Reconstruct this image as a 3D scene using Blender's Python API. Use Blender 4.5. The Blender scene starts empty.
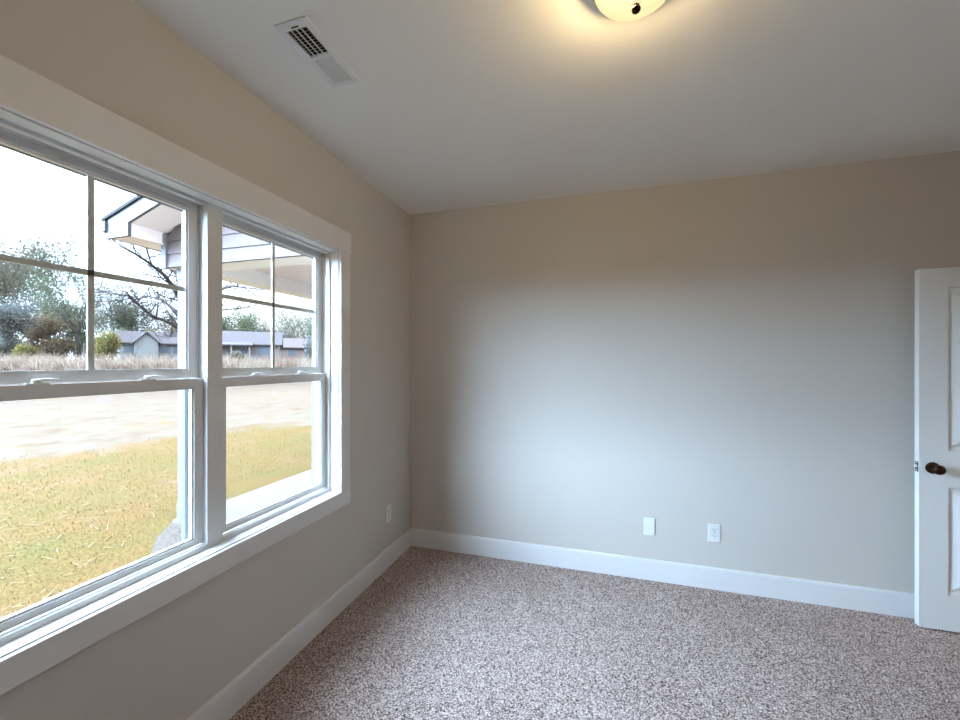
import bpy, bmesh, math, random
import numpy as np
from mathutils import Vector, Matrix

# ------------------------------------------------------------------ camera, sky, sun, exposure
scene = bpy.context.scene
F_PX, YAW, CY = 404.547, 0.294759, 362.512
EYE = Vector((1.53108, 0.0, 1.51342))
cam_data = bpy.data.cameras.new('camera')
cam_data.sensor_fit = 'HORIZONTAL'; cam_data.sensor_width = 36.0
cam_data.lens = F_PX * 36.0 / 960.0
cam_data.shift_y = (CY - 360.0) / 960.0
cam_data.clip_start = 0.02; cam_data.clip_end = 600
cam = bpy.data.objects.new('camera', cam_data); scene.collection.objects.link(cam)
cam.location = EYE; cam.rotation_euler = (math.pi / 2, 0, YAW)
scene.camera = cam

SKY = 6.2
world = bpy.data.worlds.new('overcast_sky'); scene.world = world; world.use_nodes = True
wn, wl = world.node_tree.nodes, world.node_tree.links
wn.clear()
w_out = wn.new('ShaderNodeOutputWorld'); w_bg = wn.new('ShaderNodeBackground')
w_tc = wn.new('ShaderNodeTexCoord'); w_sep = wn.new('ShaderNodeSeparateXYZ'); w_ramp = wn.new('ShaderNodeValToRGB')
wl.new(w_tc.outputs['Generated'], w_sep.inputs[0]); wl.new(w_sep.outputs['Z'], w_ramp.inputs[0])
w_ramp.color_ramp.elements[0].position = 0.0; w_ramp.color_ramp.elements[0].color = (0.185, 0.185, 0.19, 1)
for p_, c_ in ((0.20, (0.24, 0.25, 0.265, 1)), (0.42, (0.74, 0.84, 0.96, 1))):
    w_ramp.color_ramp.elements.new(p_).color = c_
w_ramp.color_ramp.interpolation = 'EASE'
w_ramp.color_ramp.elements[3].position = 1.0; w_ramp.color_ramp.elements[3].color = (0.66, 0.82, 1.0, 1)
wl.new(w_ramp.outputs[0], w_bg.inputs[0]); w_bg.inputs[1].default_value = SKY
# broad blue glow lobe added to the sky out of view to brighten the room
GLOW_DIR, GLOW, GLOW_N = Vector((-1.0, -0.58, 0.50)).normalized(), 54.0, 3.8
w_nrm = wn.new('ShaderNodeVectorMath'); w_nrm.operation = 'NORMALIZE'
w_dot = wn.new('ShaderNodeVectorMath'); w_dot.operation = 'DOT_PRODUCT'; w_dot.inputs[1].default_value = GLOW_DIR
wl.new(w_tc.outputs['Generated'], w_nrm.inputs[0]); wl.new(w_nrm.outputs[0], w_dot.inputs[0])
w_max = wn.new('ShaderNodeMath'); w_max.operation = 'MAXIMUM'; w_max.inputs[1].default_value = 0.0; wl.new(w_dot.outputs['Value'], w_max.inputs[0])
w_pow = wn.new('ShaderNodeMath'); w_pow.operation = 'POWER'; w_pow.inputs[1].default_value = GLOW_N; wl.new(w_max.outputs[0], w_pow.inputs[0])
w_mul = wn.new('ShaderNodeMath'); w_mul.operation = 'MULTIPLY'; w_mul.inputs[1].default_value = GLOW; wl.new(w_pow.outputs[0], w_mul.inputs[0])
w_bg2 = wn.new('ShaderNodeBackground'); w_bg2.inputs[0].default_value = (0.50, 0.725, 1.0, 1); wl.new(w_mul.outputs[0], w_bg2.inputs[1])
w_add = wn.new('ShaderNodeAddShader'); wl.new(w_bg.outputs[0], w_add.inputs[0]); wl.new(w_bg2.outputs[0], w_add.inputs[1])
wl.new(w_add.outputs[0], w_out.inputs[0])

sun_data = bpy.data.lights.new('sun', 'SUN'); sun_data.energy = 2.0; sun_data.angle = math.radians(6)
sun_data.color = (1.0, 0.93, 0.84)
sun = bpy.data.objects.new('sun', sun_data); scene.collection.objects.link(sun)
sun.rotation_euler = Vector((-0.22, 0.72, -0.62)).to_track_quat('-Z', 'Y').to_euler()

scene.view_settings.view_transform = 'Standard'; scene.view_settings.look = 'None'
scene.view_settings.exposure = 0.27; scene.view_settings.gamma = 1.0; scene.view_settings.use_curve_mapping = False
scene.cycles.max_bounces = 12; scene.cycles.diffuse_bounces = 7; scene.cycles.transparent_max_bounces = 24
scene.cycles.sample_clamp_indirect = 8.0
scene.cycles.caustics_reflective = False; scene.cycles.caustics_refractive = False
LAMP_W, HALL_W = 310.0, 12.0

# ------------------------------------------------------------------ helpers
def srgb(r, g, b):
    def f(c):
        c /= 255.0
        return c / 12.92 if c <= 0.04045 else ((c + 0.055) / 1.055) ** 2.4
    return (f(r), f(g), f(b), 1.0)

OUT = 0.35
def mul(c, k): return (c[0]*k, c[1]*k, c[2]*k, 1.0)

def mat(name, col, rough=0.6, metal=0.0, bump=None, vary=None, spec=0.4):
    """bump = (scale, strength, distance); vary = (scale, colour2, detail)"""
    m = bpy.data.materials.new(name); m.use_nodes = True
    nt = m.node_tree; b = nt.nodes['Principled BSDF']
    b.inputs['Base Color'].default_value = (*col[:3], 1); b.inputs['Roughness'].default_value = rough
    b.inputs['Metallic'].default_value = metal; b.inputs['Specular IOR Level'].default_value = spec
    tc = nt.nodes.new('ShaderNodeTexCoord')
    if vary:
        n = nt.nodes.new('ShaderNodeTexNoise'); n.inputs['Scale'].default_value = vary[0]; n.inputs['Detail'].default_value = vary[2]
        nt.links.new(tc.outputs['Object'], n.inputs['Vector'])
        r = nt.nodes.new('ShaderNodeValToRGB'); r.color_ramp.elements[0].position = 0.35; r.color_ramp.elements[1].position = 0.65
        r.color_ramp.elements[0].color = (*col[:3], 1); r.color_ramp.elements[1].color = (*vary[1][:3], 1)
        nt.links.new(n.outputs['Fac'], r.inputs[0]); nt.links.new(r.outputs[0], b.inputs['Base Color'])
    if bump:
        n = nt.nodes.new('ShaderNodeTexNoise'); n.inputs['Scale'].default_value = bump[0]; n.inputs['Detail'].default_value = 3
        nt.links.new(tc.outputs['Object'], n.inputs['Vector'])
        bp = nt.nodes.new('ShaderNodeBump'); bp.inputs['Strength'].default_value = bump[1]; bp.inputs['Distance'].default_value = bump[2]
        nt.links.new(n.outputs['Fac'], bp.inputs['Height']); nt.links.new(bp.outputs[0], b.inputs['Normal'])
    return m

class MB:
    def __init__(s): s.v = []; s.f = []
    def add(s, vs, fs):
        k = len(s.v); s.v += [tuple(p) for p in vs]; s.f += [tuple(i + k for i in f) for f in fs]; return s
    def box(s, x0, x1, y0, y1, z0, z1):
        x0, x1 = min(x0, x1), max(x0, x1); y0, y1 = min(y0, y1), max(y0, y1); z0, z1 = min(z0, z1), max(z0, z1)
        return s.add([(x0,y0,z0),(x1,y0,z0),(x1,y1,z0),(x0,y1,z0),(x0,y0,z1),(x1,y0,z1),(x1,y1,z1),(x0,y1,z1)],
                     [(3,2,1,0),(4,5,6,7),(0,1,5,4),(1,2,6,5),(2,3,7,6),(3,0,4,7)])
    def bbox(s, x0, x1, y0, y1, z0, z1, r=0.003, seg=2):
        bm = bmesh.new(); bmesh.ops.create_cube(bm, size=1)
        for v in bm.verts:
            v.co = Vector(((x0+x1)/2 + v.co.x*abs(x1-x0), (y0+y1)/2 + v.co.y*abs(y1-y0), (z0+z1)/2 + v.co.z*abs(z1-z0)))
        bmesh.ops.bevel(bm, geom=bm.edges[:], offset=r, segments=seg, profile=0.5, affect='EDGES')
        bm.verts.index_update()
        s.add([v.co[:] for v in bm.verts], [[v.index for v in f.verts] for f in bm.faces]); bm.free(); return s
    def prism(s, poly, axis, a, b):
        """poly: list of 2-D points in the two other axes; extruded from a to b along axis 0/1/2"""
        def P(p, t):
            q = list(p); q.insert(axis, t); return tuple(q)
        n = len(poly)
        return s.add([P(p, a) for p in poly] + [P(p, b) for p in poly],
                     [tuple(range(n))[::-1], tuple(range(n, 2*n))] + [(i, (i+1) % n, n+(i+1) % n, n+i) for i in range(n)])
    def lathe(s, prof, c, axis=2, sign=1, n=40):
        """prof: (radius, height) list, revolved round an axis through c"""
        vs, fs = [], []
        for r, h in prof:
            for k in range(n):
                t = 2*math.pi*k/n; u, w = r*math.cos(t), r*math.sin(t)
                p = [0, 0, 0]; p[axis] = h*sign; p[(axis+1) % 3] = u; p[(axis+2) % 3] = w
                vs.append((c[0]+p[0], c[1]+p[1], c[2]+p[2]))
        for i in range(len(prof)-1):
            for k in range(n):
                a, b = i*n+k, i*n+(k+1) % n
                fs.append((a, b, b+n, a+n))
        fs.append(tuple(range(n))[::-1]); m = (len(prof)-1)*n; fs.append(tuple(range(m, m+n)))
        return s.add(vs, fs)
    def tube(s, p, q, r0, r1, n=5):
        p, q = Vector(p), Vector(q); d = (q-p)
        if d.length < 1e-6: return s
        d.normalize(); a = d.orthogonal().normalized(); b = d.cross(a)
        vs = [p + (a*math.cos(2*math.pi*k/n) + b*math.sin(2*math.pi*k/n))*r0 for k in range(n)]
        vs += [q + (a*math.cos(2*math.pi*k/n) + b*math.sin(2*math.pi*k/n))*r1 for k in range(n)]
        return s.add(vs, [(k, (k+1) % n, n+(k+1) % n, n+k) for k in range(n)])

ORIGIN = {}
def obj(name, mb, m, parent=None, origin=None, smooth=False, fix=True):
    if origin is None:
        if parent is not None: origin = ORIGIN[parent]
        else:
            a = np.array(mb.v); lo, hi = a.min(0), a.max(0)
            origin = Vector(((lo[0]+hi[0])/2, (lo[1]+hi[1])/2, lo[2]))
    origin = Vector(origin)
    me = bpy.data.meshes.new(name)
    vs = np.array(mb.v) - np.array(origin)
    me.from_pydata(vs.tolist(), [], mb.f); me.update()
    if fix:
        bm = bmesh.new(); bm.from_mesh(me); bmesh.ops.recalc_face_normals(bm, faces=bm.faces[:]); bm.to_mesh(me); bm.free()
    for k in (m if isinstance(m, (list, tuple)) else [m]): me.materials.append(k)
    if smooth:
        for p in me.polygons: p.use_smooth = True
        try: me.set_sharp_from_angle(angle=math.radians(40))
        except Exception: pass
    o = bpy.data.objects.new(name, me); scene.collection.objects.link(o)
    if parent is not None:
        o.parent = parent; o.location = origin - ORIGIN[parent]
    else: o.location = origin
    ORIGIN[o] = origin
    return o
def thing(name, label, cat, loc, group=None):
    o = bpy.data.objects.new(name, None); o.empty_display_size = 0.1; scene.collection.objects.link(o)
    o.location = loc; ORIGIN[o] = Vector(loc); return tag(o, label, cat, group)
def tag(o, label, cat, group=None, kind=None):
    o['label'] = label; o['category'] = cat
    if group: o['group'] = group
    if kind: o['kind'] = kind
    return o
def struct(name, mb, m, **k):
    o = obj(name, mb, m, **k); o['kind'] = 'structure'; return o

# ------------------------------------------------------------------ materials
M_wall = mat('greige_wall_paint', srgb(204, 197, 189), 0.75, bump=(420, 0.12, 0.002), spec=0.25)
M_ceil = mat('ceiling_paint', srgb(242, 239, 233), 0.85, bump=(300, 0.1, 0.002), spec=0.15)
M_trim = mat('white_trim_paint', srgb(226, 224, 223), 0.4, spec=0.35)
M_vinyl = mat('white_vinyl', srgb(218, 216, 214), 0.35)
M_door = mat('white_door_paint', srgb(226, 225, 222), 0.4, bump=(160, 0.05, 0.001))
M_plate = mat('white_plastic', srgb(228, 228, 226), 0.3)
M_slot = mat('dark_slot', srgb(45, 43, 42), 0.6)
M_bronze = mat('oil_rubbed_bronze', srgb(64, 44, 32), 0.28, metal=0.85)
M_brass = mat('antique_brass', srgb(176, 142, 84), 0.35, metal=0.75)
M_latch = mat('latch_steel', srgb(70, 70, 72), 0.4, metal=0.8)
M_vent = mat('white_vent_metal', srgb(228, 228, 226), 0.45)
M_duct = mat('dark_duct_metal', srgb(26, 25, 27), 0.7)
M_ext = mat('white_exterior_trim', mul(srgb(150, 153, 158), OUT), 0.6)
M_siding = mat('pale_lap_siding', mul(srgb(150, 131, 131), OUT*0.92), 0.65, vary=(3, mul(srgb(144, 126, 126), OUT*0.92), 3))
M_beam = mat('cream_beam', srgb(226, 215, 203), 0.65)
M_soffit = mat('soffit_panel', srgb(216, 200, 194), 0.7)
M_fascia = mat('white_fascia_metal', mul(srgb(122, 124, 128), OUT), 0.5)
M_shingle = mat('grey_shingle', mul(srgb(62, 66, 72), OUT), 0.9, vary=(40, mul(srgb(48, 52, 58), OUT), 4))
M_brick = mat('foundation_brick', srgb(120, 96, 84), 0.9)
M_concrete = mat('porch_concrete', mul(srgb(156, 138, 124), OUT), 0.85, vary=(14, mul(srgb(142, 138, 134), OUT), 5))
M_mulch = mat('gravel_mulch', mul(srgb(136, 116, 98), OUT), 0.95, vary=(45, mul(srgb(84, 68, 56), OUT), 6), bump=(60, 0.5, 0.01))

def carpet_material():
    m = bpy.data.materials.new('speckled_carpet'); m.use_nodes = True
    nt = m.node_tree; b = nt.nodes['Principled BSDF']; b.inputs['Roughness'].default_value = 0.95
    b.inputs['Specular IOR Level'].default_value = 0.1
    tc = nt.nodes.new('ShaderNodeTexCoord')
    v = nt.nodes.new('ShaderNodeTexVoronoi'); v.inputs['Scale'].default_value = 270
    nz = nt.nodes.new('ShaderNodeTexNoise'); nz.inputs['Scale'].default_value = 60; nz.inputs['Detail'].default_value = 2
    mix = nt.nodes.new('ShaderNodeVectorMath'); mix.operation = 'MULTIPLY_ADD'
    mix.inputs[1].default_value = (0.008, 0.008, 0.008)
    nt.links.new(tc.outputs['Object'], nz.inputs['Vector'])
    nt.links.new(nz.outputs['Color'], mix.inputs[0]); nt.links.new(tc.outputs['Object'], mix.inputs[2])
    nt.links.new(mix.outputs[0], v.inputs['Vector'])
    sep = nt.nodes.new('ShaderNodeSeparateColor'); nt.links.new(v.outputs['Color'], sep.inputs[0])
    r = nt.nodes.new('ShaderNodeValToRGB'); cr = r.color_ramp; cr.interpolation = 'LINEAR'
    cols = [(0.0, srgb(44, 34, 34)), (0.2, srgb(94, 76, 72)), (0.42, srgb(164, 146, 140)), (0.7, srgb(214, 200, 195)), (1.0, srgb(248, 242, 240))]
    cr.elements[0].position, cr.elements[0].color = cols[0]; cr.elements[1].position, cr.elements[1].color = cols[-1]
    for p, c in cols[1:-1]:
        e = cr.elements.new(p); e.color = c
    nt.links.new(sep.outputs[0], r.inputs[0])
    nb = nt.nodes.new('ShaderNodeTexNoise'); nb.inputs['Scale'].default_value = 2.2; nb.inputs['Detail'].default_value = 3
    nt.links.new(tc.outputs['Object'], nb.inputs['Vector'])
    rb = nt.nodes.new('ShaderNodeValToRGB'); rb.color_ramp.elements[0].position = 0.3; rb.color_ramp.elements[1].position = 0.7
    rb.color_ramp.elements[0].color = (0.84, 0.75, 0.71, 1); rb.color_ramp.elements[1].color = (0.96, 0.88, 0.85, 1)
    nt.links.new(nb.outputs['Fac'], rb.inputs[0])
    mx = nt.nodes.new('ShaderNodeMix'); mx.data_type = 'RGBA'; mx.blend_type = 'MULTIPLY'; mx.inputs[0].default_value = 1
    nt.links.new(r.outputs[0], mx.inputs[6]); nt.links.new(rb.outputs[0], mx.inputs[7])
    nt.links.new(mx.outputs[2], b.inputs['Base Color'])
    bp = nt.nodes.new('ShaderNodeBump'); bp.inputs['Strength'].default_value = 0.7; bp.inputs['Distance'].default_value = 0.006
    nt.links.new(sep.outputs[0], bp.inputs['Height']); nt.links.new(bp.outputs[0], b.inputs['Normal'])
    return m
M_carpet = carpet_material()

def pane_material():
    m = bpy.data.materials.new('window_glass'); m.use_nodes = True
    nt = m.node_tree; nt.nodes.clear()
    o = nt.nodes.new('ShaderNodeOutputMaterial'); t = nt.nodes.new('ShaderNodeBsdfTransparent'); g = nt.nodes.new('ShaderNodeBsdfGlossy')
    t.inputs[0].default_value = (0.97, 0.985, 0.98, 1); g.inputs['Roughness'].default_value = 0.02
    lw = nt.nodes.new('ShaderNodeLayerWeight'); lw.inputs[0].default_value = 0.5
    pw = nt.nodes.new('ShaderNodeMath'); pw.operation = 'POWER'; pw.inputs[1].default_value = 5; nt.links.new(lw.outputs['Facing'], pw.inputs[0])
    f = nt.nodes.new('ShaderNodeMath'); f.operation = 'MULTIPLY_ADD'; f.inputs[1].default_value = 0.6; f.inputs[2].default_value = 0.03; nt.links.new(pw.outputs[0], f.inputs[0])
    x = nt.nodes.new('ShaderNodeMixShader'); nt.links.new(f.outputs[0], x.inputs[0])
    nt.links.new(t.outputs[0], x.inputs[1]); nt.links.new(g.outputs[0], x.inputs[2]); nt.links.new(x.outputs[0], o.inputs[0])
    return m
M_glass = pane_material()

def lamp_glass():
    m = bpy.data.materials.new('frosted_alabaster_glass'); m.use_nodes = True
    nt = m.node_tree; nt.nodes.clear()
    o = nt.nodes.new('ShaderNodeOutputMaterial')
    t = nt.nodes.new('ShaderNodeBsdfTransparent'); t.inputs[0].default_value = (1.0, 0.90, 0.70, 1)
    e = nt.nodes.new('ShaderNodeEmission'); e.inputs[0].default_value = (1.0, 0.86, 0.46, 1); e.inputs[1].default_value = 1.0
    n = nt.nodes.new('ShaderNodeTexNoise'); n.inputs['Scale'].default_value = 9; n.inputs['Detail'].default_value = 3
    tc = nt.nodes.new('ShaderNodeTexCoord'); nt.links.new(tc.outputs['Object'], n.inputs['Vector'])
    mr = nt.nodes.new('ShaderNodeMapRange'); mr.inputs[3].default_value = 0.68; mr.inputs[4].default_value = 1.05
    nt.links.new(n.outputs['Fac'], mr.inputs[0]); nt.links.new(mr.outputs[0], e.inputs[1])
    x = nt.nodes.new('ShaderNodeMixShader'); x.inputs[0].default_value = 0.96
    nt.links.new(t.outputs[0], x.inputs[1]); nt.links.new(e.outputs[0], x.inputs[2]); nt.links.new(x.outputs[0], o.inputs[0])
    return m
M_lampglass = lamp_glass()

def thin_leaf(m, f=0.45):
    """thin blades and leaves also pass light through"""
    nt = m.node_tree; b = nt.nodes['Principled BSDF']; o = nt.nodes['Material Output']
    t = nt.nodes.new('ShaderNodeBsdfTranslucent'); x = nt.nodes.new('ShaderNodeMixShader'); x.inputs[0].default_value = f
    if b.inputs['Base Color'].is_linked: nt.links.new(b.inputs['Base Color'].links[0].from_socket, t.inputs[0])
    else: t.inputs[0].default_value = b.inputs['Base Color'].default_value
    nt.links.new(b.outputs[0], x.inputs[1]); nt.links.new(t.outputs[0], x.inputs[2]); nt.links.new(x.outputs[0], o.inputs[0])
    return m

# ------------------------------------------------------------------ room shell
D, XR, YB, H = 3.04549, 4.03, -1.3, 2.74       # back wall, right wall, rear wall, ceiling
WY0, WY1, WZ0, WZ1 = 0.556, 2.093, 0.733, 2.187  # clear window opening inside the jamb boards
EXT = -0.165

fl = MB().box(-0.02, XR + 1.4, YB - 0.1, D + 0.02, -0.12, 0.0)
struct('floor', fl, M_carpet)

VX0, VX1, VY0, VY1 = 0.382, 0.527, 1.190, 1.535  # ceiling vent
cx0, cx1, cy0, cy1 = VX0 + 0.022, VX1 - 0.022, VY0 + 0.025, VY1 - 0.025
ce = MB()
ce.box(-0.02, cx0, YB - 0.1, D + 0.02, H, H + 0.15); ce.box(cx1, XR + 1.4, YB - 0.1, D + 0.02, H, H + 0.15)
ce.box(cx0, cx1, YB - 0.1, cy0, H, H + 0.15); ce.box(cx0, cx1, cy1, D + 0.02, H, H + 0.15)
struct('ceiling', ce, M_ceil)

J = 0.018
wl_ = MB()
wl_.box(EXT, 0, YB - 0.1, WY0 - J, -0.1, H); wl_.box(EXT, 0, WY1 + J, D + 0.1, -0.1, H)
wl_.box(EXT, 0, WY0 - J, WY1 + J, -0.1, WZ0 - J); wl_.box(EXT, 0, WY0 - J, WY1 + J, WZ1 + J, H)
struct('wall_left', wl_, M_wall)
struct('wall_back', MB().box(0, XR, D, D + 0.1, -0.1, H), M_wall)
DY0, DY1, DZ = 2.175, 2.95, 2.06                  # doorway in the right wall
wr = MB()
wr.box(XR, XR + 0.11, YB - 0.1, DY0, -0.1, H); wr.box(XR, XR + 0.11, DY1, D + 0.1, -0.1, H); wr.box(XR, XR + 0.11, DY0, DY1, DZ, H)
struct('wall_right', wr, M_wall)
struct('wall_rear', MB().box(0, XR, YB - 0.1, YB, -0.1, H), M_wall)
hw = MB()
hw.box(XR + 1.3, XR + 1.4, YB - 0.1, D + 0.1, -0.1, H); hw.box(XR + 0.11, XR + 1.3, YB - 0.1, YB, -0.1, H); hw.box(XR + 0.11, XR + 1.3, D, D + 0.1, -0.1, H)
struct('wall_hall', hw, M_wall)
hl = bpy.data.lights.new('hall_fill', 'AREA'); hl.energy = HALL_W; hl.size = 0.5; hl.color = (1.0, 0.97, 0.92)  # fixtureless area light added in the unseen hall as fill through the doorway
hlo = bpy.data.objects.new('hall_fill', hl); scene.collection.objects.link(hlo); hlo.location = (XR + 0.7, 1.9, H - 0.03)

# baseboards: flat board with an eased top edge
BH, BT = 0.143, 0.015
def bb_prof(s): return [(0, 0), (s*BT, 0), (s*BT, BH - 0.012), (s*(BT - 0.003), BH - 0.004), (s*(BT - 0.006), BH), (0, BH)]
struct('baseboard_left', MB().prism(bb_prof(1), 1, YB, D), M_trim)
b_ = MB(); b_.prism([(D + p[0], p[1]) for p in bb_prof(-1)], 0, BT, XR); struct('baseboard_back', b_, M_trim)
b_ = MB(); b_.prism([(XR + p[0], p[1]) for p in bb_prof(-1)], 1, YB + BT, DY0 - 0.09); struct('baseboard_right', b_, M_trim)
b_ = MB(); b_.prism([(YB + p[0], p[1]) for p in bb_prof(1)], 0, BT, XR - BT); struct('baseboard_rear', b_, M_trim)

# window casing: header, two side boards, apron
R_ = 0.005; CT = 0.018
t_ = MB()
t_.bbox(0, CT, WY0 - R_ - 0.103, WY1 + R_ + 0.103, WZ1 + R_, WZ1 + R_ + 0.131, 0.002)
t_.bbox(0, CT - 0.001, WY1 + R_, WY1 + R_ + 0.092, WZ0 - R_, WZ1 + R_, 0.002)
t_.bbox(0, CT - 0.001, WY0 - R_ - 0.092, WY0 - R_, WZ0 - R_, WZ1 + R_, 0.002)
t_.bbox(0, CT, WY0 - R_ - 0.092, WY1 + R_ + 0.092, WZ0 - R_ - 0.090, WZ0 - R_, 0.002)
tr = struct('trim_1', t_, M_trim)
JX = -0.057
t_ = MB()
t_.box(JX, 0.0, WY0 - J, WY0, WZ0 - J, WZ1 + J); t_.box(JX, 0.0, WY1, WY1 + J, WZ0 - J, WZ1 + J)
t_.box(JX, 0.0, WY0, WY1, WZ1, WZ1 + J); t_.box(JX, 0.0, WY0, WY1, WZ0 - J, WZ0)
struct('trim_2', t_, M_trim)
# door casing and jamb on the right wall
t_ = MB()
t_.bbox(XR - 0.016, XR, DY0 - 0.085, DY0, 0, DZ + 0.085, 0.003); t_.bbox(XR - 0.016, XR, DY1, DY1 + 0.08, 0, DZ + 0.085, 0.003); t_.bbox(XR - 0.016, XR, DY0, DY1, DZ, DZ + 0.085, 0.003)
struct('trim_3', t_, M_trim)

# ------------------------------------------------------------------ the two hung windows
def rect_ring(mb, x0, x1, y0, y1, z0, z1, wl_, wr_, wb, wt):
    mb.box(x0, x1, y0, y0 + wl_, z0, z1); mb.box(x0, x1, y1 - wr_, y1, z0, z1)
    mb.box(x0, x1, y0 + wl_, y1 - wr_, z0, z0 + wb); mb.box(x0, x1, y0 + wl_, y1 - wr_, z1 - wt, z1)
YM = 1.327
def hung_window(name, ya, yb):
    """ya..yb: outside of the vinyl frame"""
    fw_l = 0.035 if name == 'window_2' else 0.010
    fw_r = 0.035 if name == 'window_1' else 0.010
    za, zb = WZ0, WZ1
    y0, y1, z0, z1 = ya + fw_l, yb - fw_r, za + 0.020, zb - 0.012
    m = MB()
    rect_ring(m, -0.082, JX, ya, yb, za, zb, fw_l, fw_r, 0.020, 0.012)          # inner lip
    rect_ring(m, EXT - 0.003, -0.082, ya, yb, za, zb, fw_l - 0.006, fw_r - 0.006, 0.012, 0.006)  # deep frame
    # track ribs on the side jambs and head, sloped sill
    for yy, sg in ((y0 - 0.006, 1), (y1 + 0.006, -1)):
        for xx, d in ((-0.111, 0.011), (-0.145, 0.012), (-0.087, 0.005)):
            m.box(xx - 0.0015, xx + 0.0015, yy, yy + sg*d, za + 0.012, zb - 0.006)
    for xx, d in ((-0.111, 0.010), (-0.145, 0.012), (-0.096, 0.006), (-0.128, 0.005)):
        m.box(xx - 0.0015, xx + 0.0015, y0 - 0.006, y1 + 0.006, zb - 0.006 - d, zb - 0.006)
    w = obj(name, m, M_vinyl); w['kind'] = 'structure'
    # exterior trim board
    e = MB(); rect_ring(e, EXT - 0.022, EXT - 0.003, ya, yb, za - 0.0, zb, fw_l + 0.012, (fw_r + 0.012) if name == 'window_1' else 0.006, 0.016, 0.03)
    obj('exterior_trim', e, M_ext, w)
    sl, sr = y0 - 0.003, y1 + 0.003
    def sash(nm, x0, x1, z0, z1, st, bot, top, mun):
        s = MB(); rect_ring(s, x0, x1, sl, sr, z0, z1, st, st, bot, top)
        g = 0.008                                  # glazing bead, stepped back from the face
        rect_ring(s, x0 + 0.006, x1 - 0.006, sl + st - 0.001, sr - st + 0.001, z0 + bot - 0.001, z1 - top + 0.001, g, g, g, g)
        o = obj(nm, s, M_vinyl, w)
        xm = (x0 + x1)/2
        obj('pane', MB().box(xm - 0.0015, xm + 0.0015, sl + st, sr - st, z0 + bot, z1 - top), M_glass, o)
        if mun:
            u = MB(); ym = (y0 + y1)/2; zm = 1.817
            u.box(xm - 0.008, xm - 0.002, ym - 0.0095, ym + 0.0095, z0 + bot, z1 - top)
            u.box(xm - 0.008, xm - 0.002, sl + st, sr - st, zm - 0.0095, zm + 0.0095)
            obj('muntin', u, M_vinyl, o)
        return o
    up = sash('upper_sash', -0.140, -0.113, 1.449, z1 + 0.003, 0.041, 0.033, 0.026, True)
    lo = sash('lower_sash', -0.108, -0.081, z0 + 0.003, 1.447, 0.041, 0.025, 0.036, False)
    for dy in (-0.155, 0.155):
        yc = (y0 + y1)/2 + dy
        k = MB()
        k.bbox(-0.104, -0.085, yc - 0.028, yc + 0.028, 1.447, 1.453, 0.002)
        k.lathe([(0.011, 0.0), (0.011, 0.008), (0.008, 0.011)], (-0.0945, yc, 1.453), n=16)
        pts = [(-0.0945, yc, 1.460), (-0.090, yc + 0.018, 1.462), (-0.088, yc + 0.034, 1.461), (-0.089, yc + 0.048, 1.458)]
        for p, q in zip(pts, pts[1:]): k.tube(p, q, 0.0045, 0.004, 8)
        obj('lock', k, M_plate, lo)
    return w
hung_window('window_1', WY0, YM)
hung_window('window_2', YM, WY1)

# ------------------------------------------------------------------ door, opened against the back wall
dx0, dx1, dy0, dy1, dz0, dz1 = 3.254, 4.014, 2.930, 2.965, 0.010, 2.045
def moulded_door():
    bm = bmesh.new()
    xs = [dx0, dx0 + 0.128, dx1 - 0.128, dx1]
    zs = [dz0, 0.212, 0.815, 1.020, 1.935, dz1]
    mb = MB()
    n = len(zs)
    for side, yy in ((0, dy0), (1, dy1)):
        sg = 1 if side == 0 else -1
        V = {}
        for i, x in enumerate(xs):
            for j, z in enumerate(zs): V[i, j] = bm.verts.new((x, yy, z))
        for i in range(3):
            for j in range(5):
                q = [V[i, j], V[i+1, j], V[i+1, j+1], V[i, j+1]]
                if i == 1 and j in (1, 3):
                    x0, x1, z0, z1 = xs[1], xs[2], zs[j], zs[j+1]
                    prev = q
                    for ins, dep in ((0.002, 0.012), (0.012, 0.014), (0.022, 0.014), (0.046, 0.003), (0.052, 0.001)):
                        ring = [bm.verts.new(p) for p in ((x0+ins, yy+sg*dep, z0+ins), (x1-ins, yy+sg*dep, z0+ins), (x1-ins, yy+sg*dep, z1-ins), (x0+ins, yy+sg*dep, z1-ins))]
                        for k in range(4): bm.faces.new((prev[k], prev[(k+1) % 4], ring[(k+1) % 4], ring[k]))
                        prev = ring
                    bm.faces.new(prev)
                else: bm.faces.new(q)
    bm.verts.ensure_lookup_table()
    def grab(x=None, z=None):
        pass
    lo = {}
    for v in bm.verts: lo.setdefault((round(v.co.x, 4), round(v.co.z, 4), round(v.co.y, 4)), v)
    edge = [(x, dz0) for x in xs] + [(dx1, z) for z in zs[1:]] + [(x, dz1) for x in xs[::-1][1:]] + [(dx0, z) for z in zs[::-1][1:-1]]
    for a, b in zip(edge, edge[1:] + edge[:1]):
        f = [lo[round(a[0], 4), round(a[1], 4), round(dy0, 4)], lo[round(b[0], 4), round(b[1], 4), round(dy0, 4)],
             lo[round(b[0], 4), round(b[1], 4), round(dy1, 4)], lo[round(a[0], 4), round(a[1], 4), round(dy1, 4)]]
        bm.faces.new(f)
    bm.verts.index_update()
    mb.add([v.co[:] for v in bm.verts], [[v.index for v in f.verts] for f in bm.faces]); bm.free()
    return mb
door = struct('door_1', moulded_door(), M_door)
kx, kz = 3.314, 0.918
kb = MB().lathe([(0.033, 0), (0.033, 0.004), (0.029, 0.008), (0.016, 0.011), (0.011, 0.014), (0.011, 0.030), (0.014, 0.034), (0.024, 0.038), (0.0275, 0.046), (0.0275, 0.052), (0.023, 0.060), (0.013, 0.065), (0.002, 0.066)], (kx, dy0, kz), axis=1, sign=-1, n=28)
kn = obj('knob', kb, M_bronze, door, smooth=True); kn['label'] = 'dark bronze door knob'
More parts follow.
